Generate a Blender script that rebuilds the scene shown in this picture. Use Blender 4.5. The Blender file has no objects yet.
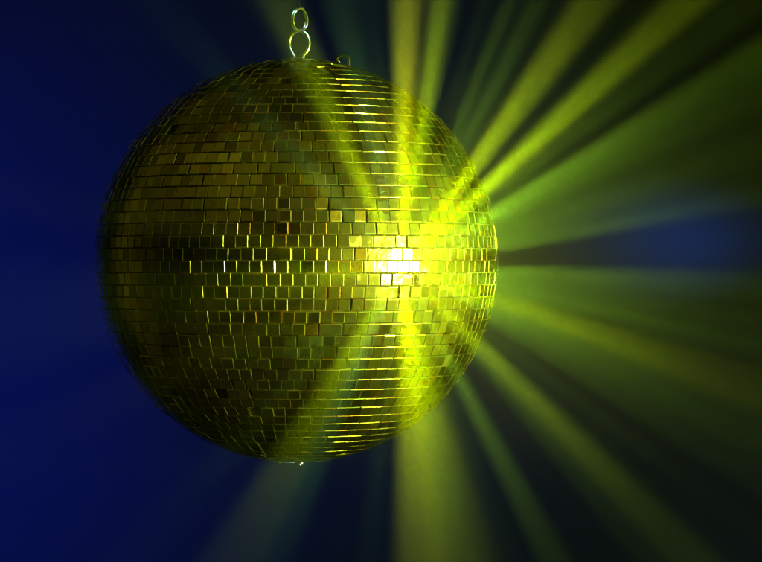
import bpy, bmesh, math, random
from mathutils import Vector, Matrix
random.seed(7)
scene = bpy.context.scene
C = scene.collection
rad = math.radians

# ------------------------------------------------------------------ scale
R = 0.20                 # mirror ball radius (m), ball centre at the origin
PX = R / 202.0           # one photo pixel at the depth of the ball
D = 11 * R               # camera distance

# ------------------------------------------------------------------ camera
cam_d = bpy.data.cameras.new('camera')
cam = bpy.data.objects.new('camera', cam_d); C.objects.link(cam)
cam.location = (0, -D, 0); cam.rotation_euler = (rad(90), 0, 0)
cam_d.sensor_width = 36
cam_d.lens = 36 * (202 / 762) / math.tan(math.asin(R / D))
cam_d.shift_x = (381 - 296) / 762
cam_d.shift_y = -(281 - 260.5) / 762
cam_d.clip_start = 0.01; cam_d.clip_end = 100
scene.camera = cam

# ------------------------------------------------------------------ render
scene.view_settings.view_transform = 'Standard'
scene.view_settings.look = 'None'
scene.view_settings.exposure = 0
scene.view_settings.gamma = 1
scene.render.engine = 'CYCLES'
cy = scene.cycles
cy.use_denoising = True
cy.volume_bounces = 0
cy.volume_max_steps = 64
cy.max_bounces = 5
cy.glossy_bounces = 3
cy.diffuse_bounces = 1
cy.sample_clamp_indirect = 4
cy.use_light_tree = True
cy.caustics_reflective = False
cy.caustics_refractive = False

# ------------------------------------------------------------------ world: stands for the dim hall, its glow shaped for the tiles' reflections
world = bpy.data.worlds.new('World'); scene.world = world
world.use_nodes = True
nt = world.node_tree; nt.nodes.clear()
N = nt.nodes.new; L = nt.links.new
tc = N('ShaderNodeTexCoord'); sep = N('ShaderNodeSeparateXYZ'); L(tc.outputs['Generated'], sep.inputs[0])
rmp = N('ShaderNodeValToRGB')
mr = N('ShaderNodeMapRange'); mr.inputs['From Min'].default_value = -1; mr.inputs['From Max'].default_value = 1
L(sep.outputs['Z'], mr.inputs['Value']); L(mr.outputs[0], rmp.inputs[0])
e = rmp.color_ramp.elements
e[0].position = 0.0; e[0].color = (0.010, 0.009, 0.001, 1)
e[1].position = 1.0; e[1].color = (0.012, 0.011, 0.001, 1)
for p, c in ((0.28, (0.007, 0.006, 0.0005)), (0.42, (0.002, 0.002, 0.0003)), (0.54, (0.001, 0.001, 0.0003)),
             (0.62, (0.004, 0.004, 0.001)), (0.82, (0.060, 0.050, 0.001)), (0.96, (0.040, 0.034, 0.001))):
    q = e.new(p); q.color = (*c, 1)
ns = N('ShaderNodeTexNoise'); ns.inputs['Scale'].default_value = 3.2; ns.inputs['Detail'].default_value = 3
L(tc.outputs['Generated'], ns.inputs['Vector'])
nr = N('ShaderNodeMapRange'); nr.inputs['From Min'].default_value = .3; nr.inputs['From Max'].default_value = .7
nr.inputs['To Min'].default_value = .15; nr.inputs['To Max'].default_value = 1.9
L(ns.outputs['Fac'], nr.inputs['Value'])
bk_ = N('ShaderNodeMapRange'); bk_.interpolation_type = 'SMOOTHSTEP'     # glow dimmed behind the ball, to darken the rim's reflections
bk_.inputs['From Min'].default_value = -.25; bk_.inputs['From Max'].default_value = .25
bk_.inputs['To Min'].default_value = 1.0; bk_.inputs['To Max'].default_value = .32
L(sep.outputs['Y'], bk_.inputs['Value'])
nb_ = N('ShaderNodeMath'); nb_.operation = 'MULTIPLY'; L(nr.outputs[0], nb_.inputs[0]); L(bk_.outputs[0], nb_.inputs[1])
mx = N('ShaderNodeVectorMath'); mx.operation = 'SCALE'
L(rmp.outputs[0], mx.inputs[0]); L(nb_.outputs[0], mx.inputs['Scale'])
bg = N('ShaderNodeBackground'); bg.inputs['Strength'].default_value = 1.0
# glow lobes added at the sides to brighten the tiles
acc = mx.outputs[0]
for dv, lo, hi, col in (((.95, .28, .0), .35, 1.0, (.28, .36, .002)), ((.72, -.68, .0), .70, 1.0, (.10, .12, .002)),
                        ((-.80, .60, .05), .70, 1.0, (.022, .019, .0005))):
    dt = N('ShaderNodeVectorMath'); dt.operation = 'DOT_PRODUCT'; dt.inputs[1].default_value = Vector(dv).normalized()
    L(tc.outputs['Generated'], dt.inputs[0])
    m2 = N('ShaderNodeMapRange'); m2.interpolation_type = 'SMOOTHSTEP'
    m2.inputs['From Min'].default_value = lo; m2.inputs['From Max'].default_value = hi
    L(dt.outputs['Value'], m2.inputs['Value'])
    mu = N('ShaderNodeMath'); mu.operation = 'MULTIPLY'; L(m2.outputs[0], mu.inputs[0]); L(nr.outputs[0], mu.inputs[1])
    m3 = N('ShaderNodeVectorMath'); m3.operation = 'SCALE'; m3.inputs[0].default_value = col
    L(mu.outputs[0], m3.inputs['Scale'])
    ad = N('ShaderNodeVectorMath'); ad.operation = 'ADD'; L(acc, ad.inputs[0]); L(m3.outputs[0], ad.inputs[1])
    acc = ad.outputs[0]
L(acc, bg.inputs['Color'])
wo = N('ShaderNodeOutputWorld'); L(bg.outputs[0], wo.inputs['Surface'])

# ------------------------------------------------------------------ lamps
def aim(o, d):
    o.rotation_euler = Vector(d).to_track_quat('-Z', 'Y').to_euler()

def spot(name, loc, d, half, power, color, blend=1.0, radius=0.01):
    l = bpy.data.lights.new(name, 'SPOT')
    l.energy = power; l.color = color; l.spot_size = rad(2 * half); l.spot_blend = blend
    l.shadow_soft_size = radius
    o = bpy.data.objects.new(name, l); C.objects.link(o)
    o.location = loc; aim(o, d)
    return o

nG = Vector((0.459, -0.888, -0.026)).normalized()       # the mirror tile that catches the lamp
G = nG * R
v = (Vector(cam.location) - G).normalized()
Ld = (2 * nG.dot(v) * nG - v).normalized()            # towards the stage lamp
YG = (0.80, 1.0, 0.02)
key = spot('stage_lamp', G + Ld * 1.7, -(G + Ld * 1.7), 6.75, 1050, (0.90, 1.0, 0.045), 0.2, 0.026)

# spot lamps added at the glint, standing in for reflected beams: (image angle, half width, strength, hue, lean to camera)
OL = (0.84, 0.95, 0.0); GY = (0.64, 1.0, 0.0); GR = (0.48, 1.0, 0.03); TE = (0.32, 0.9, 0.16)
BEAMS = [
 (89.6, 3.2, 0.98, OL, 0.30), (86.9, 1.2, 0.16, OL, 0.25), (91.6, 1.6, 0.14, TE, 0.3),
 (82.0, 2.5, 1.0, GY, 0.22), (79.0, 1.8, 0.18, GR, 0.2), (68.0, 1.7, 0.35, GR, 0.12), (72.5, 2.0, 0.06, GR, 0.1),
 (63.0, 2.6, 0.22, GR, 0.15), (54.2, 3.4, 0.72, (0.70, 1, 0), 0.10), (57.5, 2.0, 0.14, GY, 0.1), (50.5, 2.0, 0.10, GR, 0.1),
 (43.0, 2.8, 1.25, GY, 0.05), (41.2, 1.6, 0.30, OL, 0.0), (46.6, 1.6, 0.10, GR, 0.0), (37.5, 3.0, 0.20, GR, 0.0),
 (30.0, 2.9, 0.66, GR, 0.0), (31.4, 1.3, 0.16, GY, 0.0), (25.6, 2.5, 0.44, GR, -0.03), (22.0, 1.9, 0.28, GR, -0.03), (18.5, 2.4, 0.30, GR, -0.03),
 (15.0, 2.2, 0.22, GR, -0.03), (11.2, 2.2, 0.34, GR, -0.05),
 (-1.7, 1.3, 0.52, GR, -0.02), (-4.2, 2.0, 0.44, GR, -0.02), (-8.5, 2.6, 0.28, GR, 0.0), (-12.6, 2.2, 0.42, GR, 0.0),
 (-17.0, 2.0, 0.52, GY, 0.0), (-20.4, 2.2, 0.66, GY, 0.0), (-22.6, 1.0, 0.14, GY, 0.0), (-25.0, 3.4, 0.22, GR, 0.0), (-30.0, 3.2, 0.12, GR, 0.0),
 (-45.0, 2.6, 0.36, GY, 0.05), (-47.2, 1.5, 0.16, GY, 0.05), (-49.5, 2.5, 0.12, GR, 0.05), (-42.0, 1.8, 0.07, GR, 0.05), (-37, 2, .06, GR, .03), (-62.8, 3.0, 0.18, GR, 0.12), (-69.5, 2.5, 0.05, GR, 0.12),
 (-76.5, 4.5, 0.17, GY, 0.30), (-81, 4.5, .22, GY, .38), (-86.5, 5.5, 0.40, (0.76, 1, 0), 0.45), (-97.0, 3.0, 0.03, TE, 0.3), 
 (-121.0, 4.6, 0.13, GY, 0.50), (-115.0, 3.5, 0.10, TE, 0.46), (-134.0, 3.0, 0.025, GR, 0.55),
 (-173.0, 5.0, 0.05, GY, 1.3), (-156.0, 4.0, 0.02, OL, 0.66), (170.0, 3.0, 0.03, OL, 0.7),
 (115.5, 3.6, 0.30, GY, 0.46), (119.5, 2.2, 0.06, GR, 0.46), (104.0, 3.4, 0.12, TE, 0.40), (98.0, 3.0, 0.05, TE, 0.4), (134.0, 3.0, 0.05, TE, 0.55),
]
BP = 9000.0
rb = random.Random(5)
for th, hw, st, col, k in BEAMS:
    d = Vector((math.cos(rad(th)), -k, math.sin(rad(th)))).normalized()
    start = G + nG * 0.008 + Vector((math.cos(rad(th)), 0, math.sin(rad(th)))) * 0.006
    spot('beam_spot', start, d, hw * 1.3, st * BP, col, 0.85, 0.0055)
    if st >= .1:                                   # narrower spots added inside each broad one, for streaks
        for q in range(2):
            th2 = th + rb.uniform(-.8, .8) * hw
            d2 = Vector((math.cos(rad(th2)), -k - rb.uniform(-.03, .06), math.sin(rad(th2)))).normalized()
            spot('beam_spot', start, d2, hw * rb.uniform(.3, .55), st * BP * rb.uniform(.06, .13), col, 0.9, 0.003)
# faint thin spots added at random between the broad ones
for q in range(46):
    th = rb.choice((rb.uniform(-75, 95), rb.uniform(-180, 180))); lean = max(0.0, -.58 * math.cos(rad(th))) + rb.uniform(.06, .22)
    if -34 > th > -41 or 1 < th < 8: continue
    d = Vector((math.cos(rad(th)), -lean, math.sin(rad(th)))).normalized()
    spot('beam_spot', G + nG * .004 + Vector((math.cos(rad(th)), 0, math.sin(rad(th)))) * .006, d, rb.uniform(.5, 1.3), BP * rb.uniform(.006, .022) * (1 if abs(th) < 95 else .4), GY, .9, .003)
# wide spot added at the glint to make the glow round it
spot('glint_glow_spot', G + nG * 0.012, nG, 50, 95, (0.80, 1.0, 0.0), 1.0, 0.006)

# narrow pale lamps added to whiten the hanging hardware and bottom knob
for tgt, src in (((.001, 0, R * 1.13), (.9, -1.2, 1.3)), ((.002, 0, -R * 1.015), (-.9, -1.0, -1.6))):
    spot('hardware_fill', src, Vector(tgt) - Vector(src), 1.3, 260, (.55, 1.0, .75), .5, .03)

# blue lamps on the backdrop
def blue(loc, tgt, half, p, col, blend=1.0):
    spot('blue_wash', loc, Vector(tgt) - Vector(loc), half, p, col, blend, 0.05)
BY = 1.6
blue((-1.6, 0.5, -0.5), (-0.74, BY, -0.26), 27, 60, (0.03, 0.11, 1.0))
blue((-1.5, 0.4, 1.5), (-0.5, BY, 0.45), 25, 22, (0.03, 0.07, 1.0))
blue((1.9, 0.9, 0.05), (0.66, BY, 0.034), 3.6, 74, (0.14, 0.60, 1.0))
blue((1.6, 0.5, -1.4), (0.55, BY, -0.55), 22, 3.5, (0.03, 0.08, 1.0))

# ------------------------------------------------------------------ materials
def mat(name):
    m = bpy.data.materials.new(name); m.use_nodes = True
    return m, m.node_tree, m.node_tree.nodes['Principled BSDF']

mm, t, b = mat('mirror_glass')
b.inputs['Metallic'].default_value = 1.0
at = t.nodes.new('ShaderNodeAttribute'); at.attribute_name = 'tile_tint'
t.links.new(at.outputs['Color'], b.inputs['Base Color'])
gc = t.nodes.new('ShaderNodeTexCoord')
sm = t.nodes.new('ShaderNodeTexNoise'); sm.inputs['Scale'].default_value = 42; sm.inputs['Detail'].default_value = 5
t.links.new(gc.outputs['Object'], sm.inputs['Vector'])
mrr = t.nodes.new('ShaderNodeMapRange'); mrr.inputs['From Min'].default_value = .35; mrr.inputs['From Max'].default_value = .7
mrr.inputs['To Min'].default_value = .20; mrr.inputs['To Max'].default_value = .31
t.links.new(sm.outputs['Fac'], mrr.inputs['Value']); t.links.new(mrr.outputs[0], b.inputs['Roughness'])
bp = t.nodes.new('ShaderNodeBump'); bp.inputs['Strength'].default_value = .11; bp.inputs['Distance'].default_value = .002
sm2 = t.nodes.new('ShaderNodeTexNoise'); sm2.inputs['Scale'].default_value = 150
t.links.new(gc.outputs['Object'], sm2.inputs['Vector'])
t.links.new(sm2.outputs['Fac'], bp.inputs['Height']); t.links.new(bp.outputs[0], b.inputs['Normal'])

b2 = t.nodes.new('ShaderNodeBsdfPrincipled'); b2.inputs['Metallic'].default_value = 1.0; b2.inputs['Roughness'].default_value = .40
t.links.new(at.outputs['Color'], b2.inputs['Base Color'])
gl = t.nodes.new('ShaderNodeBsdfAnisotropic'); gl.distribution = 'BECKMANN'
t.links.new(at.outputs['Color'], gl.inputs['Color']); t.links.new(mrr.outputs[0], gl.inputs['Roughness']); t.links.new(bp.outputs[0], gl.inputs['Normal'])
t.nodes.remove(b)
mxs = t.nodes.new('ShaderNodeMixShader'); mxs.inputs[0].default_value = .03
t.links.new(gl.outputs[0], mxs.inputs[1]); t.links.new(b2.outputs[0], mxs.inputs[2])
t.links.new(mxs.outputs[0], t.nodes['Material Output'].inputs['Surface'])

me_, t, b = mat('cut_glass_edge')
b.inputs['Metallic'].default_value = 1.0
at = t.nodes.new('ShaderNodeAttribute'); at.attribute_name = 'tile_tint'
t.links.new(at.outputs['Color'], b.inputs['Base Color'])
b.inputs['Roughness'].default_value = 0.09
b2 = t.nodes.new('ShaderNodeBsdfPrincipled'); b2.inputs['Metallic'].default_value = 1.0; b2.inputs['Roughness'].default_value = .36
t.links.new(at.outputs['Color'], b2.inputs['Base Color'])
mxs = t.nodes.new('ShaderNodeMixShader'); mxs.inputs[0].default_value = .13
t.links.new(b.outputs[0], mxs.inputs[1]); t.links.new(b2.outputs[0], mxs.inputs[2])
t.links.new(mxs.outputs[0], t.nodes['Material Output'].inputs['Surface'])

mg, t, b = mat('dark_grout')
b.inputs['Base Color'].default_value = (.012, .011, .008, 1); b.inputs['Roughness'].default_value = .7
n = t.nodes.new('ShaderNodeTexNoise'); n.inputs['Scale'].default_value = 90
r_ = t.nodes.new('ShaderNodeValToRGB'); r_.color_ramp.elements[0].color = (.006, .005, .004, 1); r_.color_ramp.elements[1].color = (.03, .026, .018, 1)
t.links.new(n.outputs['Fac'], r_.inputs[0]); t.links.new(r_.outputs[0], b.inputs['Base Color'])

ms, t, b = mat('polished_steel')
b.inputs['Metallic'].default_value = 1.0
n = t.nodes.new('ShaderNodeTexNoise'); n.inputs['Scale'].default_value = 200
r_ = t.nodes.new('ShaderNodeValToRGB'); r_.color_ramp.elements[0].color = (.50, .62, .52, 1); r_.color_ramp.elements[1].color = (.75, .82, .74, 1)
t.links.new(n.outputs['Fac'], r_.inputs[0]); t.links.new(r_.outputs[0], b.inputs['Base Color'])
b.inputs['Roughness'].default_value = .22

md, t, b = mat('dark_steel')  # steel in a darker tone
b.inputs['Metallic'].default_value = 1.0; b.inputs['Roughness'].default_value = .38
n = t.nodes.new('ShaderNodeTexNoise'); n.inputs['Scale'].default_value = 260
r_ = t.nodes.new('ShaderNodeValToRGB'); r_.color_ramp.elements[0].color = (.03, .035, .03, 1); r_.color_ramp.elements[1].color = (.09, .10, .085, 1)
t.links.new(n.outputs['Fac'], r_.inputs[0]); t.links.new(r_.outputs[0], b.inputs['Base Color'])

mc, t, b = mat('dark_cord')
n = t.nodes.new('ShaderNodeTexNoise'); n.inputs['Scale'].default_value = 300
r_ = t.nodes.new('ShaderNodeValToRGB'); r_.color_ramp.elements[0].color = (.008, .008, .009, 1); r_.color_ramp.elements[1].color = (.02, .02, .022, 1)
t.links.new(n.outputs['Fac'], r_.inputs[0]); t.links.new(r_.outputs[0], b.inputs['Base Color'])
b.inputs['Roughness'].default_value = .8

mb, t, b = mat('backdrop_cloth')
n = t.nodes.new('ShaderNodeTexNoise'); n.inputs['Scale'].default_value = 1.6; n.inputs['Detail'].default_value = 3
c_ = t.nodes.new('ShaderNodeTexCoord'); t.links.new(c_.outputs['Object'], n.inputs['Vector'])
r_ = t.nodes.new('ShaderNodeValToRGB'); r_.color_ramp.elements[0].color = (.012, .030, .12, 1); r_.color_ramp.elements[1].color = (.020, .045, .19, 1)
t.links.new(n.outputs['Fac'], r_.inputs[0]); t.links.new(r_.outputs[0], b.inputs['Base Color'])
b.inputs['Roughness'].default_value = 1.0; b.inputs['Specular IOR Level'].default_value = 0.0

# ------------------------------------------------------------------ helpers
def link(name, bm, mats, parent=None, smooth=False):
    me = bpy.data.meshes.new(name); bm.to_mesh(me); bm.free()
    for m in mats: me.materials.append(m)
    if smooth:
        for p in me.polygons: p.use_smooth = True
    o = bpy.data.objects.new(name, me); C.objects.link(o)
    if parent: o.parent = parent
    return o

def tube(bm, pts, r, seg=14, closed=False, caps=True):
    pts = [Vector(p) for p in pts]; n = len(pts); rings = []
    t0 = (pts[1] - pts[0]).normalized()
    u = t0.orthogonal().normalized()
    for i, p in enumerate(pts):
        if closed: tg = (pts[(i + 1) % n] - pts[i - 1]).normalized()
        else: tg = (pts[min(i + 1, n - 1)] - pts[max(i - 1, 0)]).normalized()
        u = (u - tg * u.dot(tg)).normalized(); w = tg.cross(u)
        rr = r(i / (n - 1)) if callable(r) else r
        rings.append([bm.verts.new(p + (u * math.cos(2 * math.pi * k / seg) + w * math.sin(2 * math.pi * k / seg)) * rr) for k in range(seg)])
    m = n if closed else n - 1
    for i in range(m):
        a, c = rings[i], rings[(i + 1) % n]
        for k in range(seg):
            bm.faces.new((a[k], a[(k + 1) % seg], c[(k + 1) % seg], c[k]))
    if not closed and caps:
        bm.faces.new(rings[0][::-1]); bm.faces.new(rings[-1])

# ------------------------------------------------------------------ setting: backdrop
bm = bmesh.new()
NX, NZ = 60, 24; grid = []
for i in range(NX + 1):
    col = []
    for j in range(NZ + 1):
        x = -3 + 6 * i / NX; z = -2 + 4 * j / NZ
        col.append(bm.verts.new((x, BY + 0.02 * math.sin(x * 4.1) + 0.012 * math.sin(x * 9.3 + z), z)))
    grid.append(col)
for i in range(NX):
    for j in range(NZ):
        bm.faces.new((grid[i][j], grid[i + 1][j], grid[i + 1][j + 1], grid[i][j + 1]))
bd = link('backdrop', bm, [mb], smooth=True); bd['kind'] = 'structure'

# ------------------------------------------------------------------ mirror ball
ball = bpy.data.objects.new('mirror_ball', None); C.objects.link(ball)
ball.location = (0, 0, -R)
ball['label'] = 'large round mirror ball covered in small square mirror tiles, lit yellow green'
ball['category'] = 'mirror ball'
OFF = Vector((0, 0, R))      # part meshes are built about the ball centre

bm = bmesh.new()
bmesh.ops.create_uvsphere(bm, u_segments=128, v_segments=64, radius=R * 0.9895)
core = link('core', bm, [mg], ball, smooth=True); core.location = OFF

ROWS = 54
TH = math.pi / ROWS                    # angular height of one row
bm = bmesh.new()
tint = bm.loops.layers.float_color.new('tile_tint')
HT = 0.012 * R                          # tile thickness
SEG = 6

def tile(lat, lon, hw, hh, tx, ty, twist, color, lift=0.0, taper=0.0):
    up = Vector((0, 0, 1))
    nrm = Vector((math.cos(lat) * math.sin(lon), -math.cos(lat) * math.cos(lon), math.sin(lat)))
    ea = up.cross(nrm).normalized(); no = nrm.cross(ea)
    c0 = nrm * (R * 1.0 + lift)
    nn = (nrm + ea * tx + no * ty).normalized()
    ea = (ea - nn * ea.dot(nn)).normalized(); no = nn.cross(ea)
    ct, st_ = math.cos(twist), math.sin(twist)
    ea, no = ea * ct + no * st_, no * ct - ea * st_
    B = 0.0016 * R * 2.6
    rings = []
    def ring(ins, z):
        out = []
        for sx, sy in ((-1, -1), (1, -1), (1, 1), (-1, 1)):
            w = hw * (1 - taper * sy)
            out.append(bm.verts.new(c0 + ea * sx * (w - ins) + no * sy * (hh - ins) + nn * z))
        return out
    rings.append(ring(0, -HT))
    for s in range(SEG + 1):
        a = (math.pi / 2) * s / SEG
        rings.append(ring(B * (1 - math.cos(a)), B * (math.sin(a) - 1)))
    fs = []
    for a, c in zip(rings, rings[1:]):
        for k in range(4):
            f = bm.faces.new((a[k], a[(k + 1) % 4], c[(k + 1) % 4], c[k])); f.material_index = 1; fs.append(f)
    f = bm.faces.new(rings[-1]); f.material_index = 0; fs.append(f)
    ek = rr.choice((.3, .5, .6, .7, .8, 1.0))
    ec = rr.choice(((1, .97, .9),) * 5 + ((1, .62, .35), (.75, 1, .85)))
    for f in fs:
        cc = color if f.material_index == 0 else [ek * q for q in ec]
        for l in f.loops: l[tint] = (*cc, 1)

rr = random.Random(11)
for row in range(ROWS):
    lat = -math.pi / 2 + TH * (row + .5)
    if abs(lat) > rad(86.5): continue
    circ = 2 * math.pi * math.cos(lat)
    n = max(5, round(circ / TH))
    dl = 2 * math.pi / n
    phase = rr.random() * dl
    row_ty = rr.gauss(0, .012)
    sc = math.cos(abs(lat) + TH / 2) / math.cos(lat)
    w = math.sin(dl / 2) * math.cos(lat) * R
    tp = -(1 - sc) * .8 * (1 if lat < 0 else -1)
    drift = 0.0; run_tx = 0.0
    for k in range(n):
        if rr.random() < .08: run_tx = rr.gauss(0, .012)
        lon = phase + k * dl + rr.gauss(0, .0022)
        # rough, badly laid patch near the crown and a few missing tiles
        x_ = math.cos(lat) * math.sin(lon); y_ = -math.cos(lat) * math.cos(lon)
        rough = 1.0
        if lat > rad(52) and x_ < 0.05: rough = 3.5
        if lat > rad(52) and rr.random() < .06: continue
        if rr.random() < .003: continue
        g = .70 + rr.gauss(0, .11)
        col = [g, g * .97, g * .9]
        q = rr.random()
        if q < .035: col = [g * 1.05, g * .72, g * .45]
        elif q < .10: col = [g * .45, g * .42, g * .38]
        tx = run_tx + rr.gauss(0, .007 * rough); ty = row_ty + rr.gauss(0, .008 * rough)
        if rr.random() < .02: tx += rr.gauss(0, .06); ty += rr.gauss(0, .06)
        # chosen tiles given a tilt and orange tint to show as bright flashes
        if y_ < 0 and any(abs(296 + x_ * 218 - ax) < 6.4 and abs(260.5 - math.sin(lat) * 218 - ay) < 6.4 for ax, ay in ((335, 222), (360, 222), (324, 210))):
            tx = .13 if 296 + x_ * 218 < 348 else .05; ty = -.12; col = [.8, .62, .4]
        tile(lat, lon, w * .978, math.sin(TH / 2) * R * .95, tx, ty, rr.gauss(0, .008), col, lift=rr.gauss(0, .0006 * R), taper=tp)
tiles = link('mirror_tiles', bm, [mm, me_], ball); tiles.location = OFF

# hanging hardware on the crown
def P(px, py, y=0.0):       # photo pixel -> point at the depth of the ball's axis
    return Vector(((px - 296) * PX, y, (260.5 - py) * PX))
bm = bmesh.new()
# round cap plate
for z, r1 in ((0, 11 * PX),):
    prof = [(0.0, .0036), (4 * PX, .0036), (10 * PX, .0024), (13 * PX, .0), (13 * PX, -.006)]
    vs = [[bm.verts.new((p[0] * math.cos(a), p[0] * math.sin(a), p[1])) for a in [2 * math.pi * k / 40 for k in range(40)]] for p in prof[1:]]
    bm.faces.new(vs[0])
    for a, c in zip(vs, vs[1:]):
        for k in range(40): bm.faces.new((a[k], c[k], c[(k + 1) % 40], a[(k + 1) % 40]))
cap = link('top_cap', bm, [ms], ball, smooth=True); cap.location = OFF + Vector((0, 0, R * .994))

def eye_path(cx, cy, w, h, y=0, a0=-70, a1=250, n=48):
    pts = []
    for i in range(n + 1):
        a = rad(a0 + (a1 - a0) * i / n)
        pts.append(P(cx + w * math.cos(a), cy - h * math.sin(a), y + 0.002 * math.sin(a * .5)))
    return pts
bm = bmesh.new()
pts = [P(302.0, 66, 0), P(302.2, 60, 0)] + eye_path(299, 42.5, 10.0, 12.8, 0, -64, 208)
tube(bm, pts, 2.15 * PX, 16)
eye = link('hanging_eye', bm, [ms], ball, smooth=True); eye.location = OFF
bm = bmesh.new()
pts = [P(296.5, 66, .0), P(296.0, 58, 0), P(293.0, 53.5, 0), P(290.0, 47.5, 0), P(289.0, 42, .0008)]
tube(bm, pts, lambda f: (1.55 - .4 * f) * PX, 16)
sh = link('eye_shank', bm, [ms], ball, smooth=True); sh.location = OFF

# small safety loop behind the crown
bm = bmesh.new()
yb = 0.055
def Pb(px, py):
    f = (D + yb) / D
    return Vector(((px - 296) * PX * f, yb, (260.5 - py) * PX * f))
pts = [Pb(346 - 6.6, 70), Pb(346 - 6.5, 62)] + [Pb(343 + 6.3 * math.cos(rad(a)), 59.5 - 4.6 * math.sin(rad(a))) for a in range(180, -1, -12)] + [Pb(349.3, 64), Pb(349.2, 72)]
tube(bm, pts, 1.9 * PX, 12)
lp = link('safety_loop', bm, [md], ball, smooth=True); lp.location = OFF

# motor pin at the bottom pole
bm = bmesh.new()
prof = [(0.4, -7.2), (1.7, -6.6), (2.4, -5.2), (2.3, -3.6), (1.5, -2.4), (1.5, 4)]
vs = [[bm.verts.new((p[0] * PX * math.cos(a), p[0] * PX * math.sin(a), p[1] * PX)) for a in [2 * math.pi * k / 24 for k in range(24)]] for p in prof]
bm.faces.new(vs[0][::-1])
for a, c in zip(vs, vs[1:]):
    for k in range(24): bm.faces.new((a[k], a[(k + 1) % 24], c[(k + 1) % 24], c[k]))
bk = link('bottom_knob', bm, [ms], ball, smooth=True); bk.location = OFF + Vector((5 * PX, 0, -R + 3 * PX))

# ------------------------------------------------------------------ split ring the ball hangs from
ring = bpy.data.objects.new('split_ring', None); C.objects.link(ring)
rc = P(299.5, 19)
ring.location = rc
ring['label'] = 'small steel split ring of two coils linked through the eye above the mirror ball'
ring['category'] = 'ring'
bm = bmesh.new()
pts = []
nT = 96
for i in range(nT + 1):
    f = i / nT; a = rad(75) + f * 2 * math.pi * 1.93
    off = (f - .5) * 5.4 * PX
    x = 11.2 * PX * math.cos(a); z = 11.2 * PX * math.sin(a)
    q = Vector((x, off, z)); q.rotate(Matrix.Rotation(rad(47), 3, 'Z')); q.rotate(Matrix.Rotation(rad(4), 3, 'Y'))
    pts.append(q)
tube(bm, pts, 1.1 * PX, 12)
cl = link('coil', bm, [ms], ring, smooth=True)

cord = bpy.data.objects.new
bm = bmesh.new()
top = P(299.5, 9.0)
pts = [Vector((top.x + .0005 * math.sin(i * .7), 0, top.z + i * .02)) for i in range(40)]
tube(bm, pts, .45 * PX, 8)
co = link('suspension_cord', bm, [mc], None, smooth=True)
co['label'] = 'thin dark cord rising from the split ring out of the picture'
co['category'] = 'cord'

# ------------------------------------------------------------------ haze
mh = bpy.data.materials.new('stage_haze'); mh.use_nodes = True
t = mh.node_tree; t.nodes.clear()
pv = t.nodes.new('ShaderNodeVolumePrincipled'); pv.inputs['Density'].default_value = .0022
pv.inputs['Color'].default_value = (.92, .94, .95, 1); pv.inputs['Anisotropy'].default_value = 0.0
o_ = t.nodes.new('ShaderNodeOutputMaterial'); t.links.new(pv.outputs[0], o_.inputs['Volume'])
mh.cycles.volume_sampling = 'MULTIPLE_IMPORTANCE'
bm = bmesh.new(); bmesh.ops.create_cube(bm, size=1)
for v_ in bm.verts: v_.co = Vector((v_.co.x * 8, v_.co.y * 6 - .4, v_.co.z * 6))
hz = link('haze', bm, [mh]); hz['kind'] = 'stuff'

# extra haze sphere added so beams glow near the glint and fade outward
mk = bpy.data.materials.new('beam_glow_smoke'); mk.use_nodes = True
t = mk.node_tree; t.nodes.clear()
pv = t.nodes.new('ShaderNodeVolumePrincipled'); pv.inputs['Color'].default_value = (.94, .95, .93, 1); pv.inputs['Anisotropy'].default_value = 0.0
tco = t.nodes.new('ShaderNodeTexCoord')
ln = t.nodes.new('ShaderNodeVectorMath'); ln.operation = 'LENGTH'; t.links.new(tco.outputs['Object'], ln.inputs[0])
ml = t.nodes.new('ShaderNodeMapRange'); ml.inputs['From Min'].default_value = 0; ml.inputs['From Max'].default_value = 1.0
ml.inputs['To Min'].default_value = 1; ml.inputs['To Max'].default_value = 0
t.links.new(ln.outputs['Value'], ml.inputs['Value'])
pw = t.nodes.new('ShaderNodeMath'); pw.operation = 'POWER'; pw.inputs[1].default_value = 2.0; t.links.new(ml.outputs[0], pw.inputs[0])
mu = t.nodes.new('ShaderNodeMath'); mu.operation = 'MULTIPLY'; mu.inputs[1].default_value = .031; t.links.new(pw.outputs[0], mu.inputs[0])
t.links.new(mu.outputs[0], pv.inputs['Density'])
o_ = t.nodes.new('ShaderNodeOutputMaterial'); t.links.new(pv.outputs[0], o_.inputs['Volume'])
mk.cycles.volume_step_rate = 1.0
bm = bmesh.new(); bmesh.ops.create_icosphere(bm, subdivisions=3, radius=1.0)
sk = link('glow_smoke', bm, [mk]); sk['kind'] = 'stuff'; sk.location = G; sk.scale = (.36, .36, .36)
